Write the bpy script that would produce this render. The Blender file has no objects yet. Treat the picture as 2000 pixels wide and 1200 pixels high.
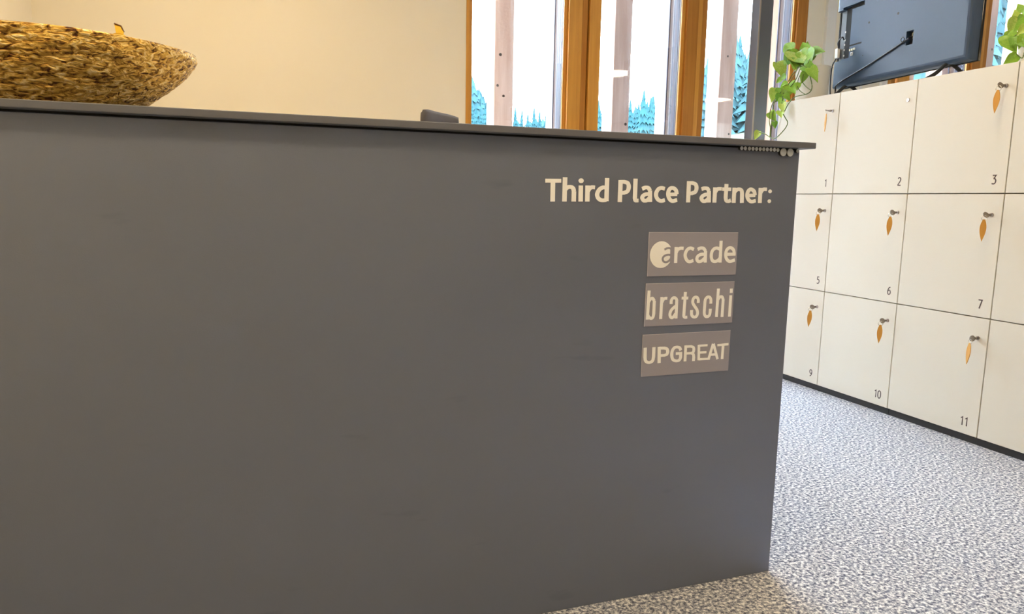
import bpy, bmesh, math, random
from mathutils import Vector, Matrix

# ------------------------------------------------------------------ camera
S = bpy.context.scene
COL = S.collection
F, YAW, PITCH, ROLL = 1420.7, .3484, -.1456, .0183
CAM = Vector((-1.2532, -1.4451, .9488))
_f = Vector((math.sin(YAW)*math.cos(PITCH), math.cos(YAW)*math.cos(PITCH), math.sin(PITCH)))
_r = Vector((math.cos(YAW), -math.sin(YAW), 0)); _u = _r.cross(_f)
RT = _r*math.cos(ROLL) + _u*math.sin(ROLL)
UP = -_r*math.sin(ROLL) + _u*math.cos(ROLL)
FW = _f
cd = bpy.data.cameras.new('camera'); cam = bpy.data.objects.new('camera', cd); COL.objects.link(cam)
cd.sensor_width = 36; cd.lens = F/2000*36; cd.clip_start = .02; cd.clip_end = 2000
M = Matrix((RT, UP, -FW)).transposed().to_4x4(); M.translation = CAM
cam.matrix_world = M; S.camera = cam

# ------------------------------------------------------------------ world, exposure
w = bpy.data.worlds.new('overcast_sky'); S.world = w; w.use_nodes = True
nt = w.node_tree; bg = nt.nodes['Background']
tc = nt.nodes.new('ShaderNodeTexCoord'); sx = nt.nodes.new('ShaderNodeSeparateXYZ')
rp = nt.nodes.new('ShaderNodeValToRGB')
nt.links.new(tc.outputs['Generated'], sx.inputs[0]); nt.links.new(sx.outputs['Z'], rp.inputs[0])
nt.links.new(rp.outputs[0], bg.inputs[0])
rp.color_ramp.elements[0].position = 0.0; rp.color_ramp.elements[0].color = (.90, .96, 1, 1)
rp.color_ramp.elements[1].position = .6; rp.color_ramp.elements[1].color = (.72, .85, 1, 1)
bg.inputs[1].default_value = 12
S.view_settings.view_transform = 'Standard'; S.view_settings.look = 'None'
S.view_settings.exposure = 1.4; S.view_settings.gamma = 1; S.view_settings.use_curve_mapping = False
S.cycles.max_bounces = 8; S.cycles.diffuse_bounces = 5; S.cycles.transparent_max_bounces = 16
S.cycles.sample_clamp_indirect = 8

LAMP = 11.5
LAMP_COL = (1.0, .77, .47)

# ------------------------------------------------------------------ pixel -> place
def ray(x, y): return RT*((x-1000)/F) + UP*((600-y)/F) + FW
def onX(x, y, X): d = ray(x, y); return CAM + d*((X-CAM.x)/d.x)
def onY(x, y, Y): d = ray(x, y); return CAM + d*((Y-CAM.y)/d.y)
def onZ(x, y, Z): d = ray(x, y); return CAM + d*((Z-CAM.z)/d.z)
def onPlane(x, y, p, n): d = ray(x, y); return CAM + d*((p-CAM).dot(n)/d.dot(n))

# ------------------------------------------------------------------ materials
MATS = {}
def mat(name, col, rough=.5, metal=0, spec=.5, noise=None, bump=None, emit=None, trans=0, coat=0, sss=None):
    """noise=(scale, colour2, contrast_lo, contrast_hi, stretch); bump=(scale, strength, distance)"""
    m = bpy.data.materials.new(name); m.use_nodes = True; n = m.node_tree; b = n.nodes['Principled BSDF']
    b.inputs['Base Color'].default_value = (*col, 1); b.inputs['Roughness'].default_value = rough
    b.inputs['Metallic'].default_value = metal; b.inputs['Specular IOR Level'].default_value = spec
    b.inputs['Transmission Weight'].default_value = trans; b.inputs['Coat Weight'].default_value = coat
    co = n.nodes.new('ShaderNodeTexCoord')
    def mapped(stretch):
        mp = n.nodes.new('ShaderNodeMapping'); mp.inputs['Scale'].default_value = stretch
        n.links.new(co.outputs['Object'], mp.inputs[0]); return mp.outputs[0]
    if noise:
        sc, c2, lo, hi, st = noise
        t = n.nodes.new('ShaderNodeTexNoise'); t.inputs['Scale'].default_value = sc; t.inputs['Detail'].default_value = 6
        r = n.nodes.new('ShaderNodeValToRGB'); r.color_ramp.elements[0].position = lo; r.color_ramp.elements[1].position = hi
        r.color_ramp.elements[0].color = (*col, 1); r.color_ramp.elements[1].color = (*c2, 1)
        n.links.new(mapped(st), t.inputs['Vector']); n.links.new(t.outputs['Fac'], r.inputs[0]); n.links.new(r.outputs[0], b.inputs['Base Color'])
    if bump:
        sc, stg, dist = bump
        t = n.nodes.new('ShaderNodeTexNoise'); t.inputs['Scale'].default_value = sc; t.inputs['Detail'].default_value = 4
        bp = n.nodes.new('ShaderNodeBump'); bp.inputs['Strength'].default_value = stg; bp.inputs['Distance'].default_value = dist
        n.links.new(co.outputs['Object'], t.inputs['Vector']); n.links.new(t.outputs['Fac'], bp.inputs['Height']); n.links.new(bp.outputs[0], b.inputs['Normal'])
    if emit:
        b.inputs['Emission Color'].default_value = (*emit[0], 1); b.inputs['Emission Strength'].default_value = emit[1]
    MATS[name] = m; return m

mat('wall_paint', (.90, .83, .68), .85, spec=.2, noise=(3, (.88, .81, .66), .3, .7, (1, 1, 1)), bump=(160, .06, .002))
mat('white_paint', (.84, .82, .77), .8, spec=.2)
mat('ceiling_paint', (.82, .80, .76), .9, spec=.1)
mat('larch_frame', (.60, .27, .038), .42, spec=.4, noise=(5, (.70, .34, .055), .3, .7, (14, 14, .5)), coat=.15)
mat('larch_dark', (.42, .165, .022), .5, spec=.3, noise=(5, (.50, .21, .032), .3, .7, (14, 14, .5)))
mat('aluminium_blue', (.20, .23, .33), .4, metal=.3)
mat('outer_blue', (.028, .034, .075), .5)
mat('outer_brown', (.085, .050, .042), .7)
mat('outer_pale', (.16, .15, .17), .5)
mat('aluminium_pale', (.62, .62, .68), .4, metal=.2)
mat('fin_wood', (.52, .33, .26), .8, spec=.2, noise=(4, (.66, .47, .40), .35, .7, (9, 9, .6)), bump=(60, .3, .003))
mat('fin_knot', (.07, .045, .036), .8)
mat('post_grey', (.12, .125, .14), .5, spec=.4, bump=(300, .05, .001))
mat('post_edge', (.32, .27, .22), .5)
mat('locker_white', (.68, .655, .575), .45, spec=.35, noise=(2, (.67, .64, .56), .3, .7, (1, 1, 1)))
mat('locker_gap', (.33, .28, .22), .7)
mat('plinth_black', (.02, .019, .021), .5)
mat('steel', (.42, .38, .35), .28, metal=1)
mat('key_nickel', (.27, .24, .21), .45, metal=.8)
mat('ring_wire', (.75, .72, .66), .25, metal=1)
mat('tag_wood', (.64, .33, .055), .5, noise=(30, (.55, .26, .04), .35, .7, (1, 1, .3)))
mat('print_grey', (.075, .055, .055), .6)
mat('letter_cream', (.90, .90, .88), .5, spec=.3)
mat('plate_mauve', (.32, .31, .37), .42, spec=.4, bump=(400, .05, .0005))
mat('plate_edge', (.62, .60, .64), .4)
mat('magnet_grey', (.72, .74, .74), .36, metal=.2)
mat('magnet_side', (.05, .05, .05), .5, metal=.6)
mat('top_slab', (.125, .130, .155), .45, spec=.45, bump=(300, .08, .0008))
mat('black_gap', (.006, .006, .007), .8)
mat('tv_back', (.026, .056, .115), .36, spec=.5, bump=(500, .04, .0004))
mat('tv_dark', (.008, .009, .012), .5)
mat('tv_grey', (.10, .11, .12), .5)
mat('tv_screen', (.01, .01, .012), .1)
mat('port_metal', (.7, .62, .45), .3, metal=.7)
mat('port_white', (.8, .8, .8), .4)
mat('cable_black', (.012, .013, .02), .4)
mat('pot_white', (.82, .79, .72), .4, spec=.4)
mat('soil', (.05, .03, .02), .9, bump=(80, .6, .01))
mat('vine_green', (.10, .16, .03), .5)
mat('leaf_green', (.20, .42, .03), .42, noise=(18, (.30, .52, .05), .35, .65, (1, 1, 1)))
mat('leaf_lime', (.36, .55, .07), .42, noise=(18, (.55, .66, .16), .4, .65, (1, 1, 1)))
mat('leaf_deep', (.13, .32, .025), .42, noise=(18, (.20, .42, .04), .35, .65, (1, 1, 1)))
for k in ('leaf_green', 'leaf_lime', 'leaf_deep'):
    b = MATS[k].node_tree.nodes['Principled BSDF']
    b.inputs['Subsurface Weight'].default_value = .15; b.inputs['Subsurface Radius'].default_value = (.01, .02, .004)
mat('chair_fabric', (.115, .11, .12), .85, spec=.2, bump=(400, .3, .001))
mat('chair_plastic', (.03, .03, .033), .5)
mat('paper', (.88, .86, .82), .7)
mat('wrapper_gold', (.70, .42, .03), .3, metal=.5)
mat('wrapper_brown', (.16, .08, .03), .4)
mat('lamp_metal', (.8, .79, .76), .4)
mat('lamp_glow', (.9, .85, .75), .5, emit=(LAMP_COL, LAMP))
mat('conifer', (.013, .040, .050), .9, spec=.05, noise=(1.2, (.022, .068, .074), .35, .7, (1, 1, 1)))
mat('conifer_hazed', (.020, .050, .060), .9, spec=.05, noise=(.4, (.034, .078, .086), .35, .7, (1, 1, 1)))  # paler copy of the conifer colour, distance haze painted in
mat('bark', (.10, .07, .05), .9)
mat('meadow', (.07, .074, .055), .95, spec=.05, noise=(.2, (.06, .068, .048), .3, .7, (1, 1, 1)))
mat('terrace', (.30, .28, .26), .9)

# counter sheet: painted steel with faint grain and scuffs
m = mat('counter_steel', (.20, .222, .292), .40, metal=.55, spec=.6)
n = m.node_tree; b = n.nodes['Principled BSDF']
co = n.nodes.new('ShaderNodeTexCoord')
mp = n.nodes.new('ShaderNodeMapping'); mp.inputs['Scale'].default_value = (.9, 1, 3.2)
t1 = n.nodes.new('ShaderNodeTexNoise'); t1.inputs['Scale'].default_value = 2.2; t1.inputs['Detail'].default_value = 5
r1 = n.nodes.new('ShaderNodeMapRange'); r1.inputs[1].default_value = .3; r1.inputs[2].default_value = .75; r1.inputs[3].default_value = .36; r1.inputs[4].default_value = .50
n.links.new(co.outputs['Object'], mp.inputs[0]); n.links.new(mp.outputs[0], t1.inputs['Vector']); n.links.new(t1.outputs['Fac'], r1.inputs[0]); n.links.new(r1.outputs[0], b.inputs['Roughness'])
t2 = n.nodes.new('ShaderNodeTexNoise'); t2.inputs['Scale'].default_value = 5; t2.inputs['Detail'].default_value = 3
r2 = n.nodes.new('ShaderNodeValToRGB'); r2.color_ramp.elements[0].position = .66; r2.color_ramp.elements[1].position = .78
r2.color_ramp.elements[0].color = (.20, .222, .292, 1); r2.color_ramp.elements[1].color = (.16, .18, .235, 1)
n.links.new(mp.outputs[0], t2.inputs['Vector']); n.links.new(t2.outputs['Fac'], r2.inputs[0]); n.links.new(r2.outputs[0], b.inputs['Base Color'])
t3 = n.nodes.new('ShaderNodeTexNoise'); t3.inputs['Scale'].default_value = 420; t3.inputs['Detail'].default_value = 2
bp = n.nodes.new('ShaderNodeBump'); bp.inputs['Strength'].default_value = .22; bp.inputs['Distance'].default_value = .0006
n.links.new(co.outputs['Object'], t3.inputs['Vector']); n.links.new(t3.outputs['Fac'], bp.inputs['Height']); n.links.new(bp.outputs[0], b.inputs['Normal'])

# speckled needle-felt floor
m = mat('floor_felt', (.4, .4, .4), .95, spec=.1)
n = m.node_tree; b = n.nodes['Principled BSDF']; co = n.nodes.new('ShaderNodeTexCoord')
t1 = n.nodes.new('ShaderNodeTexNoise'); t1.inputs['Scale'].default_value = 105; t1.inputs['Detail'].default_value = 3; t1.inputs['Roughness'].default_value = .7
r1 = n.nodes.new('ShaderNodeValToRGB'); cr = r1.color_ramp
for pos, c in ((.36, (.065, .075, .115)), (.45, (.21, .225, .285)), (.53, (.43, .44, .48)), (.62, (.80, .80, .80))):
    e = cr.elements.new(pos); e.color = (*c, 1)
cr.elements.remove(cr.elements[0]); cr.elements.remove(cr.elements[-1])
n.links.new(co.outputs['Object'], t1.inputs['Vector']); n.links.new(t1.outputs['Fac'], r1.inputs[0]); n.links.new(r1.outputs[0], b.inputs['Base Color'])
bp = n.nodes.new('ShaderNodeBump'); bp.inputs['Strength'].default_value = .4; bp.inputs['Distance'].default_value = .003
n.links.new(t1.outputs['Fac'], bp.inputs['Height']); n.links.new(bp.outputs[0], b.inputs['Normal'])

# hammered bronze-coloured bark bowl
m = mat('bowl_bark', (.3, .2, .06), .32, metal=.7, spec=.6)
n = m.node_tree; b = n.nodes['Principled BSDF']; co = n.nodes.new('ShaderNodeTexCoord')
mp = n.nodes.new('ShaderNodeMapping'); mp.inputs['Scale'].default_value = (.55, 1, 1.5)
t1 = n.nodes.new('ShaderNodeTexNoise'); t1.inputs['Scale'].default_value = 100; t1.inputs['Detail'].default_value = 7; t1.inputs['Distortion'].default_value = 1.0
r1 = n.nodes.new('ShaderNodeValToRGB'); cr = r1.color_ramp
for pos, c in ((.35, (.08, .025, .006)), (.44, (.46, .25, .04)), (.54, (.78, .50, .11)), (.66, (.98, .78, .40))):
    e = cr.elements.new(pos); e.color = (*c, 1)
cr.elements.remove(cr.elements[0]); cr.elements.remove(cr.elements[-1])
n.links.new(co.outputs['Object'], mp.inputs[0]); n.links.new(mp.outputs[0], t1.inputs['Vector']); n.links.new(t1.outputs['Fac'], r1.inputs[0]); n.links.new(r1.outputs[0], b.inputs['Base Color'])
bp = n.nodes.new('ShaderNodeBump'); bp.inputs['Strength'].default_value = 1; bp.inputs['Distance'].default_value = .006
n.links.new(t1.outputs['Fac'], bp.inputs['Height']); n.links.new(bp.outputs[0], b.inputs['Normal'])

# window glass: clear with a mirror-like share by angle
m = bpy.data.materials.new('window_glass'); m.use_nodes = True; n = m.node_tree; MATS['window_glass'] = m
n.nodes.remove(n.nodes['Principled BSDF']); out = n.nodes['Material Output']
tr = n.nodes.new('ShaderNodeBsdfTransparent'); tr.inputs[0].default_value = (.97, .99, 1, 1)
gl = n.nodes.new('ShaderNodeBsdfGlossy'); gl.inputs['Roughness'].default_value = .0
fr = n.nodes.new('ShaderNodeFresnel'); ge = n.nodes.new('ShaderNodeNewGeometry'); ir = n.nodes.new('ShaderNodeMapRange'); ir.inputs[3].default_value = 1.5; ir.inputs[4].default_value = 1/1.5; n.links.new(ge.outputs['Backfacing'], ir.inputs[0]); n.links.new(ir.outputs[0], fr.inputs[0]); mx = n.nodes.new('ShaderNodeMixShader')
n.links.new(fr.outputs[0], mx.inputs[0]); n.links.new(tr.outputs[0], mx.inputs[1]); n.links.new(gl.outputs[0], mx.inputs[2]); n.links.new(mx.outputs[0], out.inputs[0])

# ------------------------------------------------------------------ mesh helpers
def link(name, me, m=None, parent=None, loc=None):
    o = bpy.data.objects.new(name, me); COL.objects.link(o)
    if m is not None and not me.materials: me.materials.append(MATS[m])
    if parent is not None: o.parent = parent
    if loc is not None: o.location = loc
    return o
def empty(name, loc=(0, 0, 0), rz=0):
    o = bpy.data.objects.new(name, None); COL.objects.link(o); o.location = loc; o.rotation_euler = (0, 0, rz); o.empty_display_size = .05
    return o
def tag(o, label, cat, group=None):
    o['label'] = label; o['category'] = cat
    if group: o['group'] = group
    return o
def struct(o): o['kind'] = 'structure'; return o
def finish(bm, name, smooth=False):
    bmesh.ops.recalc_face_normals(bm, faces=bm.faces[:])
    me = bpy.data.meshes.new(name); bm.to_mesh(me); bm.free()
    if smooth:
        for p in me.polygons: p.use_smooth = True
    return me
def addbox(bm, x0, x1, y0, y1, z0, z1, bev=0, seg=2):
    c = Vector(((x0+x1)/2, (y0+y1)/2, (z0+z1)/2))
    r = bmesh.ops.create_cube(bm, size=1, matrix=Matrix.Translation(c) @ Matrix.Diagonal((abs(x1-x0), abs(y1-y0), abs(z1-z0), 1)))
    if bev:
        es = list({e for v in r['verts'] for e in v.link_edges})
        bmesh.ops.bevel(bm, geom=es, offset=bev, segments=seg, affect='EDGES', profile=.5)
def box(name, m, parent, x0, x1, y0, y1, z0, z1, bev=0, seg=2):
    bm = bmesh.new(); addbox(bm, x0, x1, y0, y1, z0, z1, bev, seg); return link(name, finish(bm, name), m, parent)
def addcyl(bm, p0, p1, r0, r1=None, n=24, caps=True):
    r1 = r0 if r1 is None else r1
    p0, p1 = Vector(p0), Vector(p1); d = p1-p0
    q = Vector((0, 0, 1)).rotation_difference(d.normalized()).to_matrix().to_4x4()
    bmesh.ops.create_cone(bm, cap_ends=caps, segments=n, radius1=r0, radius2=r1, depth=d.length, matrix=Matrix.Translation((p0+p1)/2) @ q)
def cyl(name, m, parent, p0, p1, r0, r1=None, n=24, smooth=False):
    bm = bmesh.new(); addcyl(bm, p0, p1, r0, r1, n); me = finish(bm, name)
    if smooth:
        for p in me.polygons: p.use_smooth = len(p.vertices) == 4
    return link(name, me, m, parent)
def catmull(pts, k=8):
    pts = [Vector(p) for p in pts]
    if len(pts) < 3: return pts
    P = [2*pts[0]-pts[1]] + pts + [2*pts[-1]-pts[-2]]; out = []
    for i in range(1, len(P)-2):
        a, b_, c, d = P[i-1:i+3]
        for s in range(k):
            t = s/k
            out.append(.5*((2*b_) + (c-a)*t + (2*a-5*b_+4*c-d)*t*t + (3*b_-a-3*c+d)*t**3))
    out.append(P[-2]); return out
def tube(name, m, parent, pts, r, n=8, k=8, r1=None):
    pts = catmull(pts, k); bm = bmesh.new(); rings = []; up = Vector((0, 0, 1)); L = len(pts)
    for i, p in enumerate(pts):
        t = (pts[min(i+1, L-1)]-pts[max(i-1, 0)]).normalized()
        a = t.cross(up) if abs(t.dot(up)) < .97 else t.cross(Vector((1, 0, 0)))
        a.normalize(); b_ = t.cross(a); rr = r if r1 is None else r+(r1-r)*i/(L-1)
        rings.append([bm.verts.new(p+(a*math.cos(2*math.pi*j/n)+b_*math.sin(2*math.pi*j/n))*rr) for j in range(n)])
    for i in range(L-1):
        for j in range(n): bm.faces.new((rings[i][j], rings[i][(j+1) % n], rings[i+1][(j+1) % n], rings[i+1][j]))
    bm.faces.new(rings[0]); bm.faces.new(rings[-1])
    return link(name, finish(bm, name, True), m, parent)
def lathe(name, m, parent, prof, n=40, loc=None, smooth=True):
    bm = bmesh.new(); rings = []
    for r, z in prof:
        rings.append([bm.verts.new((r*math.cos(2*math.pi*j/n), r*math.sin(2*math.pi*j/n), z)) for j in range(n)])
    for i in range(len(prof)-1):
        for j in range(n): bm.faces.new((rings[i][j], rings[i][(j+1) % n], rings[i+1][(j+1) % n], rings[i+1][j]))
    bm.faces.new(rings[0]); bm.faces.new(rings[-1])
    return link(name, finish(bm, name, smooth), m, parent, loc)

# ------------------------------------------------------------------ lettering: stroked outlines
def stroke_poly(bm, pts, wv, wh, O, U, V, Nn, t):
    """pts: list of (u,v). A ribbon of width wv (upright runs) / wh (level runs), thickness t along Nn."""
    pts = [Vector((a, b_)) for a, b_ in pts]; L = len(pts); lo, ro = [], []
    for i, p in enumerate(pts):
        a = (p-pts[i-1]).normalized() if i else None
        c = (pts[i+1]-p).normalized() if i < L-1 else None
        d = ((a or c)+(c or a)).normalized(); nn = Vector((-d.y, d.x))
        s = 1/max(.6, nn.dot(Vector((-(a or c).y, (a or c).x))))
        h = (wv*abs(d.y)+wh*abs(d.x))/max(.001, abs(d.y)+abs(d.x))/2*s
        lo.append(p+nn*h); ro.append(p-nn*h)
    def W(q, k): return bm.verts.new(O+U*q.x+V*q.y+Nn*k)
    A = [W(q, t) for q in lo]; B = [W(q, t) for q in ro]; A0 = [W(q, 0) for q in lo]; B0 = [W(q, 0) for q in ro]
    for i in range(L-1):
        bm.faces.new((A[i], A[i+1], B[i+1], B[i])); bm.faces.new((A0[i], A0[i+1], A[i+1], A[i])); bm.faces.new((B[i], B[i+1], B0[i+1], B0[i]))
    bm.faces.new((A[0], B[0], B0[0], A0[0])); bm.faces.new((A[-1], A0[-1], B0[-1], B[-1]))
def dot_poly(bm, c, ru, rv, O, U, V, Nn, t, n=28):
    top = []; bot = []
    for j in range(n):
        a = 2*math.pi*j/n; q = O+U*(c[0]+ru*math.cos(a))+V*(c[1]+rv*math.sin(a)); top.append(bm.verts.new(q+Nn*t)); bot.append(bm.verts.new(q))
    bm.faces.new(top)
    for j in range(n): bm.faces.new((bot[j], bot[(j+1) % n], top[(j+1) % n], top[j]))
def letter(strokes, wv, wh, O, U, V, Nn, t, m, parent, name='letter'):
    bm = bmesh.new()
    for k_, s in enumerate(strokes):
        t = t+.00004
        if s[0] == 'd': dot_poly(bm, s[1], s[2], s[3], O, U, V, Nn, t)
        else:
            ww = s[2] if len(s) > 2 else 1
            pts = s[1]
            if s[0] == 'c': pts = [(q.x, q.y) for q in catmull([(a, b_, 0) for a, b_ in pts], 6)]
            stroke_poly(bm, pts, wv*ww, wh*ww, O, U, V, Nn, t)
    return link(name, finish(bm, name), m, parent)

# ================================================================== ROOM
RY1 = 2.35; WK = (RY1-CAM.y)/(2.5-CAM.y)
def wx(x): return CAM.x+(x-CAM.x)*WK          # members measured on the facade line
RX0, RX1, RY0, RZ, RYC, RXC = -2.10, 6.6, -4.6, 2.72, -9.5, .55
struct(box('floor', 'floor_felt', None, RX0-.1, RX1+.1, RYC-.1, RY1+.2, -.08, 0))
struct(box('ceiling', 'ceiling_paint', None, RX0-.1, RX1+.1, RYC-.1, RY1+.22, RZ, RZ+.1))
struct(box('wall_left', 'wall_paint', None, RX0-.12, RX0, RY0-.1, RY1+.2, 0, RZ))
struct(box('wall_right', 'wall_paint', None, RX1, RX1+.12, RYC-.1, RY1+.2, 0, RZ))
struct(box('wall_front', 'wall_paint', None, RX0, RXC, RY0-.12, RY0, 0, RZ))
struct(box('wall_added_side', 'wall_paint', None, RXC-.12, RXC, RYC, RY0-.12, 0, RZ))  # unseen set-back, added so the counter's right part reflects a darker space
struct(box('wall_added_far', 'wall_paint', None, RXC-.12, RX1, RYC-.12, RYC, 0, RZ))  # unseen end wall of the added dim set-back
struct(box('wall_back', 'wall_paint', None, RX0, wx(-.112), RY1, RY1+.16, 0, RZ))
wi = struct(box('wall_infill', 'wall_paint', None, wx(2.165), wx(2.852), RY1+.01, RY1+.14, 0, RZ))
for xa, xb, dy in ((2.30, 2.375, .012), (2.60, 2.625, .02), (2.80, 2.85, .012)):
    box('pilaster_board', 'white_paint', wi, wx(xa), wx(xb), RY1-dy, RY1+.01, 0, RZ, .002)
struct(box('wall_end', 'wall_paint', None, wx(6.05), RX1, RY1, RY1+.16, 0, RZ))

# ---- windows: bays between mullions (X of each member on the inner face)
def window(i, xl, xr, boards, left=None):
    """clear opening xl..xr; boards = list of (x0,x1,yfront,material) of the mullion on its right side"""
    xl, xr = wx(xl), wx(xr); boards = [(wx(a), wx(b_), c, d) for a, b_, c, d in boards]
    if left: left = (wx(left[0]), wx(left[1]), [(wx(a), wx(b_), c, d) for a, b_, c, d in left[2]])
    wn = struct(empty('window_%d' % i, ((xl+xr)/2, RY1+.06, 0)))
    def part(name, m, *a, **k):
        o = box(name, m, None, *a, **k); o.parent = wn; o.matrix_parent_inverse = Matrix.Translation(wn.location).inverted(); return o
    end = boards[-1][1]
    x0 = left[0] if left else xl
    part('sill_rail', 'larch_frame', x0, end, RY1+.004, RY1+.075, 0, .16, .004)
    part('head_rail', 'larch_frame', x0, end, RY1+.004, RY1+.075, RZ-.14, RZ, .004)
    for (a, b_, yf, mm) in ((left[2] if left else [])+boards):
        part('stile_board', mm, a, b_, RY1+yf, RY1+.034, .16, RZ-.14, .0025)
    # outer aluminium cover of the mullion, seen through the glass from the side
    for y0_, y1_, mm in ((.152, .162, 'outer_blue'), (.118, .150, 'outer_brown'), (.104, .116, 'outer_pale'), (.050, .102, 'outer_blue'), (.036, .048, 'outer_pale')):
        part('outer_cover', mm, xr+(.003 if 'brown' in mm else 0), end-.01, RY1+y0_, RY1+y1_, 0, RZ, .001)
    part('pane', 'window_glass', xl+.001, xr-.001, RY1+.050, RY1+.054, .15, RZ-.13)
    part('pane', 'window_glass', xl+.001, xr-.001, RY1+.084, RY1+.088, .15, RZ-.13)
    return wn
LF, LD = 'larch_frame', 'larch_dark'
def wide(x, gap=True):   # sash + fixed frame with a shadow joint
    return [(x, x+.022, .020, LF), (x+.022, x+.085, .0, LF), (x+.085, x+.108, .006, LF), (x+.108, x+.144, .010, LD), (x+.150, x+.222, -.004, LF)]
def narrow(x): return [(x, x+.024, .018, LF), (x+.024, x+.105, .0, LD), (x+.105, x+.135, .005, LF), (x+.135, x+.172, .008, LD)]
window(1, -.074, .470, wide(.470), left=(-.112, -.074, [(-.112, -.092, -.004, LF), (-.092, -.074, .012, LF)]))
window(2, .692, 1.239, narrow(1.239))
window(3, 1.411, 2.058, [(2.058, 2.075, .018, LF), (2.075, 2.14, 0, LD), (2.14, 2.165, .012, LD)])
window(4, 3.05, 3.598, narrow(3.598), left=(2.852, 3.05, [(2.852, 2.895, 0, LF), (2.895, 2.94, .01, LD), (2.948, 3.05, -.004, LF)]))
window(5, 3.770, 4.40, wide(4.40)); window(6, 4.622, 5.20, narrow(5.20)); window(7, 5.372, 5.93, [(5.93, 5.96, .01, LF), (5.96, 6.05, 0, LF)])

# ---- steel post standing inside the glazing
sp = tag(empty('steel_post', (1.512, 2.13, 0)), 'dark grey square steel post from floor to ceiling beside the windows', 'post')
o = box('shaft', 'post_grey', sp, -.042, .05, -.035, .035, .012, RZ-.012, .003)
box('base_plate', 'post_grey', sp, -.07, .078, -.07, .07, 0, .012, .002); box('head_plate', 'post_grey', sp, -.07, .078, -.07, .07, RZ-.012, RZ, .002)
box('corner_strip', 'post_edge', sp, -.044, -.034, -.0375, -.034, .012, RZ-.012, .001)

# ================================================================== RECEPTION COUNTER
TOPZ, SLB = 1.0976, 1.0836
rc = tag(empty('reception_counter', (-1.0, .2, 0)), 'long dark grey steel reception counter with cream lettering on its front', 'counter')
off = Matrix.Translation(rc.location).inverted()
def cpart(o): o.parent = rc; o.matrix_parent_inverse = off; return o
fp = cpart(box('front_panel', 'counter_steel', None, RX0+.02, 0, 0, .02, 0, SLB-.004, .0015))
cpart(box('end_panel', 'counter_steel', None, -.02, -.0008, .0205, .44, 0, SLB-.004, .001))
cpart(box('shadow_strip', 'black_gap', None, RX0+.02, -.004, .004, .43, SLB-.004, SLB))
cpart(box('countertop', 'top_slab', None, RX0+.005, .026, -.025, .46, SLB, TOPZ, .0015))
cpart(box('worktop', 'top_slab', None, RX0+.02, -.022, .0205, .62, .71, .738, .002))
cpart(box('side_support', 'counter_steel', None, -1.16, -1.14, .0205, .58, 0, .71, .001))
cpart(box('side_support', 'counter_steel', None, RX0+.02, RX0+.04, .0205, .44, 0, .71, .001))

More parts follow.
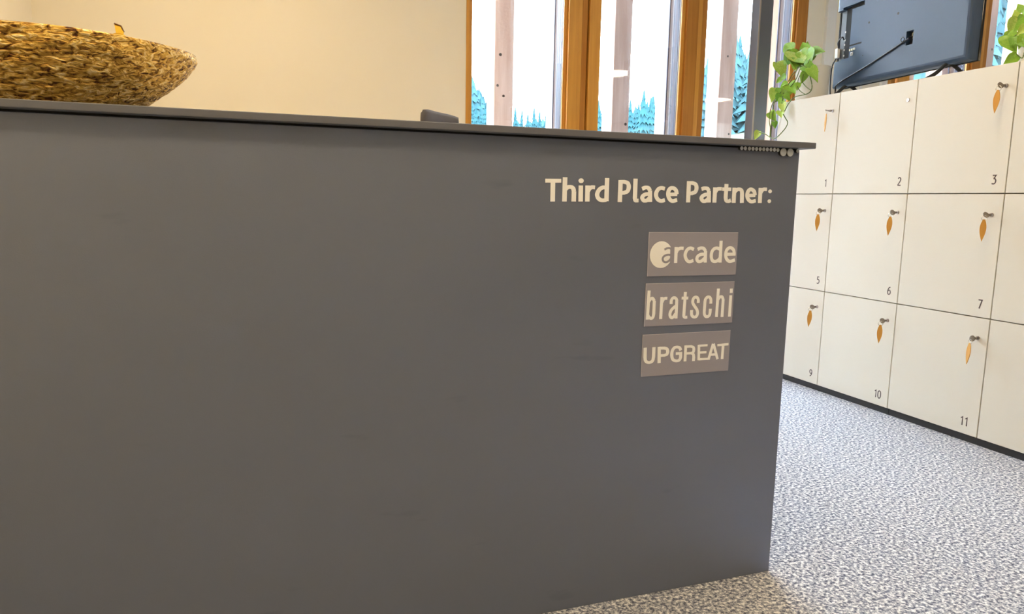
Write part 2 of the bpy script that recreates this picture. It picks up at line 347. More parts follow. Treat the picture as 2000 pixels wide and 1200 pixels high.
Ux, Vz, Nf = Vector((1, 0, 0)), Vector((0, 0, 1)), Vector((0, -1, 0))
def tracer(ox, oy, sc, Y):
    """zoomed-view coordinates -> (x,z) on the plane y=Y"""
    def f(p): q = onY(ox+p[0]/sc, oy+p[1]/sc, Y); return (q.x, q.z)
    return f
def trace(f, strokes):
    out = []
    for s in strokes:
        if s[0] == 'd': out.append(('d', f(s[1]), s[2], s[3]))
        else: out.append((s[0], [f(p) for p in s[1]]) + tuple(s[2:]))
    return out
zA = tracer(1050, 335, 8.3333, 0); zB = tracer(1280, 335, 8.3333, 0)
head = [
 (zA, [('l', [(125, 150), (382, 152)]), ('l', [(248, 150), (243, 490)])]),
 (zA, [('l', [(446, 95), (434, 490)]), ('c', [(440, 305), (480, 264), (530, 252), (574, 274), (590, 330)]), ('l', [(590, 325), (585, 490)])]),
 (zA, [('d', (707, 152), .0061, .0051), ('l', [(702, 230), (698, 490)])]),
 (zA, [('l', [(812, 230), (807, 490)]), ('c', [(815, 325), (848, 275), (888, 258), (932, 262)])]),
 (zA, [('l', [(1130, 108), (1118, 485)]), ('c', [(1120, 268), (1060, 262), (1002, 298), (968, 370), (985, 435), (1040, 470), (1118, 466)])]),
 (zA, [('l', [(1350, 142), (1335, 500)]), ('l', [(1345, 170), (1415, 169)]), ('c', [(1405, 169), (1465, 192), (1482, 255), (1460, 322), (1400, 350)]), ('l', [(1410, 349), (1342, 351)])]),
 (zA, [('l', [(1593, 118), (1581, 445)]), ('c', [(1581, 435), (1592, 472), (1640, 474)])]),
 (zA, [('c', [(1700, 285), (1750, 263), (1800, 270), (1828, 315)]), ('l', [(1828, 310), (1828, 498)]), ('c', [(1826, 366), (1760, 372), (1712, 400), (1702, 440), (1730, 476), (1780, 470), (1824, 430)])]),
 (zB, [('c', [(152, 284), (98, 268), (48, 290), (14, 345), (12, 405), (38, 455), (90, 482), (152, 466)])]),
 (zB, [('l', [(208, 376), (352, 372)]), ('c', [(345, 374), (334, 312), (296, 274), (252, 272), (216, 312), (206, 380), (226, 446), (276, 484), (350, 464)])]),
 (zB, [('l', [(545, 158), (530, 505)]), ('l', [(543, 188), (605, 187)]), ('c', [(596, 187), (652, 212), (668, 270), (648, 332), (592, 358)]), ('l', [(602, 357), (538, 360)])]),
 (zB, [('c', [(750, 290), (795, 273), (845, 281), (870, 322)]), ('l', [(870, 318), (868, 507)]), ('c', [(868, 372), (810, 379), (762, 406), (748, 446), (775, 483), (820, 479), (864, 440)])]),
 (zB, [('l', [(970, 262), (958, 509)]), ('c', [(970, 342), (1000, 297), (1035, 284), (1076, 285)])]),
 (zB, [('l', [(1156, 205), (1141, 435)]), ('c', [(1141, 425), (1152, 476), (1188, 486), (1225, 470)]), ('l', [(1085, 290), (1230, 292)])]),
 (zB, [('l', [(1285, 265), (1272, 513)]), ('c', [(1283, 342), (1320, 302), (1365, 291), (1400, 312), (1408, 362)]), ('l', [(1408, 358), (1405, 513)])]),
 (zB, [('l', [(1495, 394), (1624, 389)]), ('c', [(1618, 391), (1607, 330), (1572, 297), (1538, 295), (1505, 332), (1492, 396), (1510, 456), (1560, 492), (1630, 476)])]),
 (zB, [('l', [(1710, 268), (1697, 514)]), ('c', [(1712, 347), (1740, 303), (1770, 291), (1812, 292)])]),
 (zB, [('d', (1865, 325), .0050, .0044), ('d', (1852, 485), .0050, .0044)]),
]
for f, st in head:
    o = letter(trace(f, st), .0104, .0080, Vector((0, 0, 0)), Ux, Vz, Nf, .0009, 'letter_cream', fp)
    o.matrix_parent_inverse = Matrix.Identity(4)

# ---- three magnetic name plates
PT = .0014
def plate(x0, x1, z0, z1, label, ox, oy, words, wv, wh):
    p = empty('name_plate', ((x0+x1)/2, 0, z0)); tag(p, label, 'sign')
    inv = Matrix.Translation(p.location).inverted()
    sh = box('plate_sheet', 'plate_mauve', None, x0, x1, -PT, 0, z0, z1); sh.parent = p; sh.matrix_parent_inverse = inv
    for (a, b_, c, d) in ((x0, x1, z1-.0007, z1), (x0, x0+.0007, z0, z1-.0007)):
        e = box('plate_edge', 'plate_edge', None, a, b_, -PT-.0001, -PT+.0002, c, d); e.parent = p; e.matrix_parent_inverse = inv
    f = tracer(ox, oy, 10, -PT)
    for k, (st, m_, th, sc) in enumerate(words):
        o = letter(trace(f, st), wv*sc, wh*sc, Vector((0, -PT, 0)), Ux, Vz, Nf, th, m_, p); o.matrix_parent_inverse = inv
    return p
LC = 'letter_cream'; T0 = .0004
plate(-.4035, -.1628, .7832, .8834, 'mauve grey magnetic plate reading arcade with a cream disc', 1250, 445, [
 ([('d', (413, 527), .0293, .0306)], LC, .0003, 1),
 ([('c', [(475, 428), (530, 402), (590, 404), (622, 450)]), ('l', [(624, 425), (616, 700)], 1.75), ('c', [(618, 535), (540, 528), (470, 556), (441, 605), (456, 656), (505, 675), (562, 648), (612, 590)])], 'plate_mauve', .0005, .62),
 ([('l', [(706, 378), (694, 690)]), ('c', [(706, 485), (738, 428), (788, 402), (850, 402)])], LC, T0, 1),
 ([('c', [(1052, 425), (985, 398), (925, 428), (886, 500), (885, 572), (918, 640), (970, 664), (1042, 640)])], LC, T0, 1),
 ([('c', [(1125, 425), (1182, 398), (1242, 406), (1280, 462)]), ('l', [(1280, 455), (1271, 682)]), ('c', [(1274, 516), (1192, 522), (1126, 560), (1110, 620), (1140, 660), (1200, 650), (1266, 590)])], LC, T0, 1),
 ([('l', [(1583, 255), (1562, 682)]), ('c', [(1572, 424), (1500, 397), (1440, 418), (1400, 482), (1391, 570), (1412, 640), (1460, 660), (1520, 640), (1566, 586)])], LC, T0, 1),
 ([('l', [(1680, 520), (1866, 515)]), ('c', [(1838, 520), (1828, 442), (1786, 397), (1735, 397), (1690, 442), (1672, 530), (1690, 610), (1750, 658), (1850, 630)])], LC, T0, 1),
], .0085, .0075)
plate(-.4055, -.1648, .6672, .7668, 'mauve grey magnetic plate reading bratschi in tall narrow letters', 1250, 545, [
 ([('l', [(177, 228), (142, 795)]), ('c', [(166, 455), (202, 398), (245, 380), (278, 432)]), ('l', [(278, 427), (266, 695)]), ('c', [(266, 685), (250, 750), (210, 772), (166, 738), (148, 695)])], LC, T0, 1),
 ([('l', [(426, 355), (402, 785)]), ('c', [(424, 465), (455, 403), (490, 381), (532, 380)])], LC, T0, 1),
 ([('c', [(606, 492), (612, 420), (642, 376), (682, 372), (714, 405), (716, 450)]), ('l', [(716, 440), (702, 775)]), ('c', [(712, 520), (660, 560), (610, 612), (586, 670), (585, 720), (606, 756), (642, 750), (694, 680)])], LC, T0, 1),
 ([('l', [(886, 255), (856, 695)]), ('c', [(856, 685), (858, 735), (882, 752), (922, 746)]), ('l', [(813, 376), (941, 375)])], LC, T0, 1),
 ([('c', [(1136, 470), (1136, 402), (1110, 361), (1070, 359), (1036, 400), (1031, 470), (1070, 540), (1110, 600), (1123, 670), (1100, 730), (1055, 746), (1015, 720), (1005, 670), (1008, 608)])], LC, T0, 1),
 ([('c', [(1381, 486), (1382, 402), (1355, 357), (1315, 357), (1277, 400), (1266, 455)]), ('l', [(1267, 445), (1253, 655)]), ('c', [(1253, 640), (1259, 700), (1290, 738), (1330, 731), (1361, 690), (1373, 584)])], LC, T0, 1),
 ([('l', [(1531, 190), (1491, 746)]), ('c', [(1516, 412), (1560, 356), (1600, 351), (1623, 402)]), ('l', [(1623, 396), (1600, 745)])], LC, T0, 1),
 ([('l', [(1783, 190), (1779, 275)]), ('l', [(1772, 320), (1745, 738)])], LC, T0, 1),
], .0078, .0068)
plate(-.4078, -.1674, .5492, .6483, 'mauve grey magnetic plate reading UPGREAT in wide capitals', 1245, 640, [
 ([('l', [(151, 395), (146, 592)]), ('c', [(146, 580), (157, 650), (200, 682), (250, 680), (296, 648), (312, 578)]), ('l', [(312, 590), (322, 385)])], LC, T0, 1),
 ([('l', [(425, 380), (422, 695)]), ('l', [(424, 405), (530, 402)]), ('c', [(522, 402), (575, 420), (588, 475), (570, 525), (518, 546)]), ('l', [(526, 545), (424, 551)])], LC, T0, 1),
 ([('c', [(846, 448), (820, 396), (762, 383), (710, 406), (676, 470), (671, 560), (691, 625), (750, 652), (808, 640), (838, 592), (842, 510)]), ('l', [(872, 502), (748, 512)])], LC, T0, 1),
 ([('l', [(942, 350), (927, 662)]), ('l', [(940, 375), (1050, 369)]), ('c', [(1042, 369), (1090, 386), (1100, 432), (1085, 485), (1036, 502)]), ('l', [(1045, 501), (932, 509)]), ('c', [(1050, 502), (1090, 524), (1098, 585)]), ('l', [(1098, 575), (1092, 655)])], LC, T0, .88),
 ([('l', [(1200, 340), (1195, 640)]), ('l', [(1200, 358), (1368, 347)]), ('l', [(1200, 490), (1345, 482)]), ('l', [(1195, 622), (1385, 612)])], LC, T0, .82),
 ([('l', [(1385, 628), (1478, 318)]), ('l', [(1484, 318), (1562, 618)]), ('l', [(1415, 532), (1535, 524)])], LC, T0, .86),
 ([('l', [(1560, 346), (1776, 326)]), ('l', [(1673, 340), (1652, 615)])], LC, T0, .86),
], .0086, .0066)

# ---- round magnets parked under the countertop edge
def magnet_mesh(r, t):
    bm = bmesh.new(); n = 28; prof = [(r*.98, 0), (r, .001), (r, t-.0012), (r*.9, t)]; rings = []
    for rr, y in prof: rings.append([bm.verts.new((rr*math.cos(2*math.pi*j/n), -y, rr*math.sin(2*math.pi*j/n))) for j in range(n)])
    for i in range(3):
        for j in range(n): bm.faces.new((rings[i][j], rings[i][(j+1) % n], rings[i+1][(j+1) % n], rings[i+1][j]))
    bm.faces.new(rings[0]); bm.faces.new(rings[-1]); me = finish(bm, 'magnet')
    me.materials.append(MATS['magnet_grey']); me.materials.append(MATS['magnet_side'])
    for p in me.polygons:
        if abs(p.normal.y) < .4: p.material_index = 1
    return me
ms, mb = magnet_mesh(.0049, .007), magnet_mesh(.0094, .009)
zoomM = [291, 361, 441, 511, 581, 651, 721, 791, 861, 931, 998]; zy = [450, 452, 457, 461, 462, 467, 468, 470, 481, 476, 480]
for a, b_ in zip(zoomM, zy):
    q = onY(1420+a/10, 240+b_/10, -.007)
    tag(link('round_magnet', ms, None, None, (q.x, 0, min(q.z, SLB-.0055))), 'small round grey magnet in the row of eleven under the countertop edge', 'magnet', 'small magnets under the countertop edge')
for a, b_ in ((1111, 526), (1246, 530)):
    q = onY(1420+a/10, 240+b_/10, -.009)
    tag(link('round_magnet', mb, None, None, (q.x, 0, min(q.z, SLB-.010))), 'large round grey magnet, one of a touching pair under the countertop', 'magnet', 'pair of large magnets')
q = onY(1559.3, 289.6, -.007)
tag(link('round_magnet', ms, None, None, (q.x-.001, 0, min(q.z, SLB-.0055))), 'lone small round magnet at the counter corner beside the large pair', 'magnet')

# ================================================================== LOCKERS
XL, YA, CW = 1.489, 1.4628, .4429
ZB, Z1, Z2, ZT = .0303, .5183, 1.0093, 1.4993
DEP = .45; T = .018
GL = {
 '0': [('c', [(.25, .99), (.08, .85), (.03, .5), (.08, .15), (.25, .01), (.42, .15), (.47, .5), (.42, .85), (.25, .99)])],
 '1': [('l', [(.08, .80), (.27, .97), (.27, 0)])],
 '2': [('c', [(.06, .85), (.2, .97), (.38, .93), (.45, .74), (.36, .5), (.05, .06)]), ('l', [(.04, .045), (.50, .045)])],
 '3': [('l', [(.08, .955), (.46, .955), (.24, .60)]), ('c', [(.20, .60), (.38, .56), (.47, .38), (.42, .14), (.24, .03), (.04, .08)])],
 '5': [('l', [(.44, .955), (.12, .955), (.10, .56)]), ('c', [(.09, .57), (.28, .60), (.44, .48), (.46, .28), (.36, .08), (.20, .03), (.04, .07)])],
 '6': [('c', [(.42, .97), (.20, .82), (.07, .5), (.07, .22), (.16, .06), (.30, .03), (.44, .14), (.47, .34), (.38, .54), (.24, .57), (.09, .44)])],
 '7': [('l', [(.04, .955), (.47, .955), (.20, 0)])],
 '9': [('c', [(.10, .03), (.32, .18), (.45, .5), (.45, .78), (.36, .94), (.22, .97), (.08, .86), (.05, .66), (.14, .46), (.28, .43), (.43, .56)])],
}
lock_me = None
def number_on(door, txt, yr, z):
    h = .036; adv = .58*h*.95; n_ = len(txt)
    for k, ch in enumerate(txt):
        u0 = -yr - (n_-k)*adv + .05*h
        o = letter([(s[0], [(u0+p[0]*h, z+p[1]*h) for p in s[1]]) for s in GL[ch]], .0052, .0046, Vector((XL, 0, 0)), Vector((0, -1, 0)), Vz, Vector((-1, 0, 0)), .0004, 'print_grey', door, 'numeral')
def key_thing(y, z, label, yaw, swing, edge):
    k = tag(empty('locker_key', (XL-.010, y, z)), label, 'key', 'keys hanging in the locker locks')
    bm = bmesh.new(); addcyl(bm, (0, 0, 0), (-.008, 0, 0), .005, .005, 14)
    o = link('key_shank', finish(bm, 'key_shank'), 'key_nickel', k)
    bm = bmesh.new()                                   # bow: thick disc with a hole
    n_ = 28; hc = Vector((-.026, 0, -.004)); hole = Vector((-.036, 0, -.006))
    e1 = Vector((1, 0, 0)); e2 = Vector((0, math.sin(yaw), math.cos(yaw))); nn = e1.cross(e2)
    for s in (1, -1):
        O_ = [bm.verts.new(Vector((-.021, 0, 0))+e1*.0145*math.cos(2*math.pi*j/n_)+e2*.0120*math.sin(2*math.pi*j/n_)+nn*.0013*s) for j in range(n_)]
        I_ = [bm.verts.new(Vector((-.030, 0, 0))+e2*-.003+e1*.0028*math.cos(2*math.pi*j/n_)+e2*.0028*math.sin(2*math.pi*j/n_)+nn*.0013*s) for j in range(n_)]
        for j in range(n_): bm.faces.new((O_[j], O_[(j+1) % n_], I_[(j+1) % n_], I_[j]))
        if s == 1: O1, I1 = O_, I_
    for j in range(n_):
        bm.faces.new((O1[j], O1[(j+1) % n_], O_[(j+1) % n_], O_[j])); bm.faces.new((I1[j], I1[(j+1) % n_], I_[(j+1) % n_], I_[j]))
    link('key_bow', finish(bm, 'key_bow'), 'key_nickel', k)
    hp = Vector((-.030, 0, 0))+e2*-.003
    rc_ = hp+Vector((-.001, 0, -.0095)); rr = .0098; ax = Vector((-.10, swing, -.99)).normalized(); sd = ax.cross(Vector((math.cos(edge), math.sin(edge), 0))).normalized(); sd2 = ax.cross(sd)
    pts = [rc_+(ax*math.cos(2*math.pi*j/20)+sd2*math.sin(2*math.pi*j/20))*rr for j in range(21)]
    tube('key_ring', 'ring_wire', k, pts, .0011, 6, 1)
    # leaf-shaped wooden fob
    bm = bmesh.new(); L = .086; wd = .0112; base = rc_+ax*rr*.6; dn = Vector((-.05, swing*.3, -1)).normalized(); sw = Vector((math.cos(edge), math.sin(edge), 0)); sw = (sw-dn*sw.dot(dn)).normalized(); fn = dn.cross(sw)
    prof = []
    for i in range(13):
        t = i/12; prof.append((t*L, wd*max(.14, math.sin(math.pi*(.06+.94*t)**.85))*(1 if t < 1 else .1)))
    ring = [(a, b_) for a, b_ in prof]+[(a, -b_) for a, b_ in reversed(prof)]
    f1 = [bm.verts.new(base+dn*a+sw*b_+fn*.0016) for a, b_ in ring]; f2 = [bm.verts.new(base+dn*a+sw*b_-fn*.0016) for a, b_ in ring]
    bm.faces.new(f1); bm.faces.new(f2)
    for j in range(len(ring)): bm.faces.new((f1[j], f1[(j+1) % len(ring)], f2[(j+1) % len(ring)], f2[j]))
    link('key_fob', finish(bm, 'key_fob'), 'tag_wood', k)
    return k
random.seed(4)
names = {(0, 0): '1', (1, 0): '2', (2, 0): '3', (0, 1): '5', (1, 1): '6', (2, 1): '7', (0, 2): '9', (1, 2): '10', (2, 2): '11'}
rows = [(Z2, ZT), (Z1, Z2), (ZB, Z1)]
for u in range(2):
    ya = YA+CW*(1-2*u)            # far edge of the unit
    yb = ya-2*CW
    lk = tag(empty('locker_cabinet', (XL+DEP/2, (ya+yb)/2, 0)), ['white six-door locker cabinet numbered from 1, nearer the windows', 'white six-door locker cabinet with doors 3, 7 and 11'][u], 'locker')
    inv = Matrix.Translation(lk.location).inverted()
    def lp(o): o.parent = lk; o.matrix_parent_inverse = inv; return o
    lp(box('carcass', 'locker_gap', None, XL+T+.002, XL+DEP, yb+.001, ya-.001, ZB, ZT-.002))
    lp(box('top_board', 'locker_white', None, XL+T-.002, XL+DEP, yb+.0008, ya-.0008, ZT-.002, ZT+.0005))
    lp(box('side_board', 'locker_white', None, XL+T+.001, XL+DEP, (ya-.001 if u == 0 else yb-.001), (ya+.0003 if u == 0 else yb+.001), ZB, ZT))
    lp(box('plinth', 'plinth_black', None, XL+.012, XL+DEP-.02, yb+.0015, ya-.0015, 0, ZB))
    for c in range(2):
        cc = u*2+c; y1 = ya-c*CW; y0 = y1-CW
        for r, (z0, z1) in enumerate(rows):
            d = lp(box('door', 'locker_white', None, XL, XL+T, y0+.0022, y1-.0022, z0+.002, z1-.002 if r else z1, .0012))
            ly, lz = y0+.0425, z1-.083
            lo_ = cyl('lock', 'steel', d, (XL+.001, ly, lz), (XL-.0035, ly, lz), .0085, .0078, 22); 
            s_ = box('keyhole', 'plinth_black', d, XL-.0039, XL-.0033, ly-.0009, ly+.0009, lz-.004, lz+.004)
            t_ = names.get((cc, r))
            if t_:
                number_on(d, t_, y0+.041, z0+.036)
                if t_ != '2':
                    key_thing(ly, lz, 'key with leaf-shaped wooden fob hanging in the lock of locker %s' % t_, {'1': 1.25, '3': .25, '11': .15}.get(t_, .45)+random.uniform(-.1, .1), random.uniform(-.12, .12), {'1': 1.15, '11': 1.2, '3': 1.75}.get(t_, 2.35)+random.uniform(-.1, .1))
# keys rest in front of the lock face
# ================================================================== BOWL ON THE COUNTER
random.seed(7)
from mathutils import noise as mnoise
def bowl():
    o = empty('bark_bowl', (-1.592, .215, TOPZ)); tag(o, 'rough bronze brown pointed bowl standing on the dark countertop', 'bowl')
    NU, NV = 260, 60
    def outline(a):     # plan outline, pointed at +x
        c, s = math.cos(a), math.sin(a)
        x = .252*math.copysign(abs(c)**.98, c); yv = .192*math.copysign(abs(s)**(1.12), s)
        if c > 0: yv *= (1-.20*c*c)
        return x, yv
    bm = bmesh.new(); rings = []
    prof = []
    for j in range(NV+1):
        t = j/NV; prof.append((.52+.48*(1-(1-t)**1.45), .128*t))
    prof2 = [(1.0-.03*k/4, .128+.003*math.sin(k/4*math.pi)) for k in range(1, 5)]+[(.94-.6*k/10, .1255-.10*(k/10)**.6) for k in range(1, 11)]
    for idx, (s, z) in enumerate(prof+prof2):
        ring = []
        for i in range(NU):
            a = 2*math.pi*i/NU; x, yv = outline(a)
            # the pointed end overhangs more: base pulled in along +x
            sx = s if x > 0 else .62+.38*(s-.52)/.48
            if x > 0: sx = .45+.55*((s-.52)/.48)
            zz = z
            if idx <= NV: zz = z - .010*max(0, x/.252)**3*(z/.128)
            p = Vector((x*sx, yv*(.60+.40*(s-.52)/.48), zz))
            if 0 < idx <= NV:
                d = Vector((x, yv, -.02)).normalized(); q = Vector((p.x*.6, p.y, p.z*1.4))
                h = mnoise.fractal(q*38, 1.0, 2.0, 4)*.0030 + mnoise.fractal(q*110+Vector((3, 1, 2)), 1, 2, 3)*.0016
                p += d*h*min(1, idx/4)
            ring.append(bm.verts.new(p))
        rings.append(ring)
    for k in range(len(rings)-1):
        for i in range(NU): bm.faces.new((rings[k][i], rings[k][(i+1) % NU], rings[k+1][(i+1) % NU], rings[k+1][i]))
    bm.faces.new(rings[0]); bm.faces.new(rings[-1])
    link('shell', finish(bm, 'shell', True), 'bowl_bark', o)
    o.rotation_euler.z = .06
    return o
bowl()
q = onY(231, 52, .13)
ws = tag(empty('wrapped_sweet', (q.x, .13, q.z-.02)), 'small golden wrapper tip sticking up above the bark bowl rim', 'sweet')
bm = bmesh.new(); bmesh.ops.create_uvsphere(bm, u_segments=16, v_segments=10, radius=1, matrix=Matrix.Diagonal((.014, .010, .009, 1))); link('sweet_body', finish(bm, 'sweet_body', True), 'wrapper_gold', ws)
bm = bmesh.new(); ol = [(-.0035, 0), (-.007, .026), (.004, .0225), (.0085, .0115), (.007, 0)]
A = [bm.verts.new((a, -.0012+.004*b_/.02, b_)) for a, b_ in ol]; B = [bm.verts.new((a, .0012+.004*b_/.02, b_)) for a, b_ in ol]
bm.faces.new(A); bm.faces.new(B)
for j in range(5): bm.faces.new((A[j], A[(j+1) % 5], B[(j+1) % 5], B[j]))
link('wrapper_tip', finish(bm, 'wrapper_tip'), 'wrapper_gold', ws)
bm = bmesh.new()
for a, b_ in zip(ol[1:4], ol[2:4]+[ol[3]]):
    if a != b_: addcyl(bm, (a[0], .0025, a[1]), (b_[0], .0025, b_[1]), .0014, n=8)
link('wrapper_fold', finish(bm, 'wrapper_fold'), 'wrapper_brown', ws)
# ---- flat leaflets on the counter
a, b_ = onY(352, 213, .03), onY(519, 221, .03)
pt = tag(empty('leaflet_stack', ((a.x+b_.x)/2, .14, TOPZ)), 'low stack of white leaflets lying on the countertop beside the bowl', 'leaflets')
bm = bmesh.new(); hw = (b_.x-a.x)/2
for k in range(4): addbox(bm, -hw+.001*k, hw-.0015*(k % 2), -.105, .105-.002*k, .0013*k, .0013*k+.0011)
link('leaflet_pages', finish(bm, 'leaflet_pages'), 'paper', pt)
box('cover_sheet', 'paper', pt, -hw, hw, -.106, .104, .0052, .0056)

# ================================================================== OFFICE CHAIR BEHIND THE COUNTER
ch = tag(empty('office_chair', (-.60, 1.12, 0), math.radians(47)), 'dark grey office chair with headrest behind the counter', 'chair')
def pad(name, wx, wz, th, cx, cy, cz, bow, taper=0, m='chair_fabric'):
    bm = bmesh.new(); NX, NZ = 16, 12
    f = []; bk = []
    for j in range(NZ+1):
        v = j/NZ*2-1; rf = []; rb = []
        for i in range(NX+1):
            u = i/NX*2-1; su = u*math.sqrt(1-.10*v*v*v*v)*(1-taper*(v+1)/2); sv = v*math.sqrt(1-.18*u**4)
            e = max(0, 1-max(abs(u), abs(v))**6)
            yy = cy - bow*u*u
            rf.append(bm.verts.new((cx+su*wx/2, yy-th*.5*(.25+.75*e), cz+sv*wz/2))); rb.append(bm.verts.new((cx+su*wx/2, yy+th*.5*(.25+.75*e), cz+sv*wz/2)))
        f.append(rf); bk.append(rb)
    for g in (f, bk):
        for j in range(NZ):
            for i in range(NX): bm.faces.new((g[j][i], g[j][i+1], g[j+1][i+1], g[j+1][i]))
    for j in range(NZ): bm.faces.new((f[j][0], f[j+1][0], bk[j+1][0], bk[j][0])); bm.faces.new((f[j][NX], f[j+1][NX], bk[j+1][NX], bk[j][NX]))
    for i in range(NX): bm.faces.new((f[0][i], f[0][i+1], bk[0][i+1], bk[0][i])); bm.faces.new((f[NZ][i], f[NZ][i+1], bk[NZ][i+1], bk[NZ][i]))
    return link(name, finish(bm, name, True), m, ch)
pad('headrest', .255, .15, .045, 0, .02, 1.178, .02)
pad('backrest', .44, .56, .06, 0, .03, .80, .05, .12)
cyl('headrest_stem', 'chair_plastic', ch, (0, .045, 1.04), (0, .035, 1.13), .012)
bm = bmesh.new(); addbox(bm, -.24, .24, -.46, .02, .44, .51, .03, 3); link('seat', finish(bm, 'seat', True), 'chair_fabric', ch)
box('back_spine', 'chair_plastic', ch, -.03, .03, .055, .075, .42, 1.0, .006)
box('tilt_housing', 'chair_plastic', ch, -.07, .07, -.30, .07, .40, .44, .01)
cyl('gas_lift', 'chair_plastic', ch, (0, -.2, .09), (0, -.2, .41), .024)
for k in range(5):
    a = 2*math.pi*k/5; e = Vector((math.cos(a)*.28, -.2+math.sin(a)*.28, .07))
    tube('base_spoke', 'chair_plastic', ch, [(0, -.2, .10), ((e.x)*.5, (-.2+e.y)*.5, .095), e], .02, 8, 3, .013)
    cyl('caster', 'chair_plastic', ch, e+Vector((-math.sin(a)*.02, math.cos(a)*.02, -.044)), e+Vector((math.sin(a)*.02, -math.cos(a)*.02, -.044)), .026)
for s in (-1, 1):
    tube('armrest_bracket', 'chair_plastic', ch, [(s*.22, -.2, .45), (s*.28, -.2, .46), (s*.285, -.2, .64)], .014, 8, 4)
    box('armrest', 'chair_plastic', ch, s*.285-.035, s*.285+.035, -.32, -.08, .64, .665, .01)

# ================================================================== TELEVISION ON THE LOCKERS
ZL = ZT+.0005; TVZ = 1.572
PL, PR = onZ(1622, 174, TVZ), onZ(1889, 116, TVZ)
tu = (PR-PL); TW = tu.length; tu.normalize(); tn = Vector((tu.y, -tu.x, 0)); 
if tn.x > 0: tn = -tn
tv = tag(empty('television', ((PL+PR)/2-tn*.03).to_tuple()), 'large black flat television seen from behind, standing on the lockers', 'television')
tv.location.z = ZL
fr_ = Matrix((tu, tn*-1, Vector((0, 0, 1)))).transposed().to_4x4()   # local x along width, y away from viewer side, z up
fr_.translation = Vector((PL.x, PL.y, TVZ))
tv.matrix_world = fr_ @ Matrix.Translation((TW/2, .03, ZL-TVZ))
bpy.context.view_layer.update()
TVM = tv.matrix_world.copy(); TVI = TVM.inverted()
def tvp(x, y, dep=0):                 # pixel on the back face -> local coords of the television
    p = onPlane(x, y, PL-tn*dep, tn); return TVI @ p
hw, z0 = TW/2, TVZ-ZL; TH = TW*.575
bm = bmesh.new(); addbox(bm, -hw, hw, -.03, .022, z0, z0+TH)
es = [e for e in bm.edges if all(v.co.y < 0 for v in e.verts)]
bmesh.ops.bevel(bm, geom=es, offset=.022, segments=4, affect='EDGES', profile=.5)
shell = link('back_shell', finish(bm, 'back_shell'), 'tv_back', tv)
def cut(x0, x1, zz0, zz1, depth, xl=None):
    bm = bmesh.new(); addbox(bm, x0, x1, -.08, -.03+depth, zz0, zz1); c = link('cutter', finish(bm, 'cutter'), 'tv_dark', tv); return c
p1, p2 = tvp(1648, 8), tvp(1680, 114); p3, p4 = tvp(1622, 24), tvp(1641, 124); p5, p6 = tvp(1771, 60), tvp(1782, 88)
zt, zb_ = (tvp(1660, 11).z, tvp(1664, 111).z)
cs = [cut(p1.x, p2.x, zb_, zt, .03), cut(-hw-.02, p4.x, tvp(1630, 122).z, tvp(1630, 26).z, .028), cut(p5.x, p6.x, tvp(1777, 87).z, tvp(1777, 60).z, .025)]
for c in cs:
    md = shell.modifiers.new('b', 'BOOLEAN'); md.object = c; md.operation = 'DIFFERENCE'; md.solver = 'EXACT'
bpy.context.view_layer.update()
dg = bpy.context.evaluated_depsgraph_get(); nm = bpy.data.meshes.new_from_object(shell.evaluated_get(dg)); shell.modifiers.clear(); shell.data = nm
for c in cs: bpy.data.objects.remove(c)
box('screen', 'tv_screen', tv, -hw-.004, hw+.004, .022, .034, z0-.004, z0+TH+.004, .002)
# recess floors, with black bands painting the cavities' shade; ports, sockets
zr0, zr1 = tvp(1630, 122).z, tvp(1630, 26).z
box('recess_floor_shade', 'black_gap', tv, -hw+.001, -hw+.012, -.006, -.001, zr0+.002, zr1-.002)
box('recess_floor_shade', 'tv_grey', tv, -hw+.013, p4.x-.002, -.004, -.001, zr0+.002, zr1-.002)
box('recess_floor_shade', 'black_gap', tv, p1.x+.001, p1.x+.050, -.0056, -.0006, zb_+.001, zt-.001)
box('recess_floor_shade', 'tv_back', tv, p1.x+.051, p2.x-.001, -.014, -.0006, zb_+.001, zt-.016)
box('recess_floor_shade', 'black_gap', tv, p1.x+.051, p2.x-.001, -.016, -.0006, zt-.015, zt-.001)
box('recess_floor_shade', 'black_gap', tv, p1.x+.051, p2.x-.004, -.0148, -.013, tvp(1660, 89).z, tvp(1660, 86).z)
box('recess_floor_shade', 'tv_dark', tv, p5.x+.0005, p6.x-.0005, -.0086, -.0056, tvp(1777, 86.5).z, tvp(1777, 60.5).z)
for (x, y) in ((1642, 63), (1640.5, 79), (1640, 88), (1639, 98), (1638, 109), (1638, 117.5)):
    q = tvp(x, y); box('port', 'port_white', tv, p4.x-.012, p4.x-.004, -.0075, -.0042, q.z-.0045, q.z+.0045, .001)
for (x, y) in ((1656, 97.5), (1660, 96.5), (1664, 95)):
    q = tvp(x, y); cyl('audio_socket', 'port_metal', tv, (q.x, -.012, q.z), (q.x, -.019, q.z), .0058)
q = tvp(1658.5, 105); box('aerial_socket', 'port_white', tv, q.x-.008, q.x+.008, -.018, -.012, q.z-.009, q.z+.009, .001); box('aerial_socket', 'tv_dark', tv, q.x-.003, q.x+.003, -.0186, -.018, q.z-.004, q.z+.003)
for (x, y), r in (((1754.5, 26), .0065), ((1697.5, 44), .0055), ((1685, 108.5), .003)):
    q = tvp(x, y); cyl('mount_hole', 'tv_dark', tv, (q.x, -.0305, q.z), (q.x, -.0285, q.z), r, n=16)
q = tvp(1662, 72); box('rating_label', 'tv_grey', tv, q.x-.02, q.x+.026, -.0128, -.0119, q.z-.016, q.z+.016)
q0, q1, q2 = tvp(1776, 76), tvp(1770, 80), tvp(1640, 163)
z_low = .006
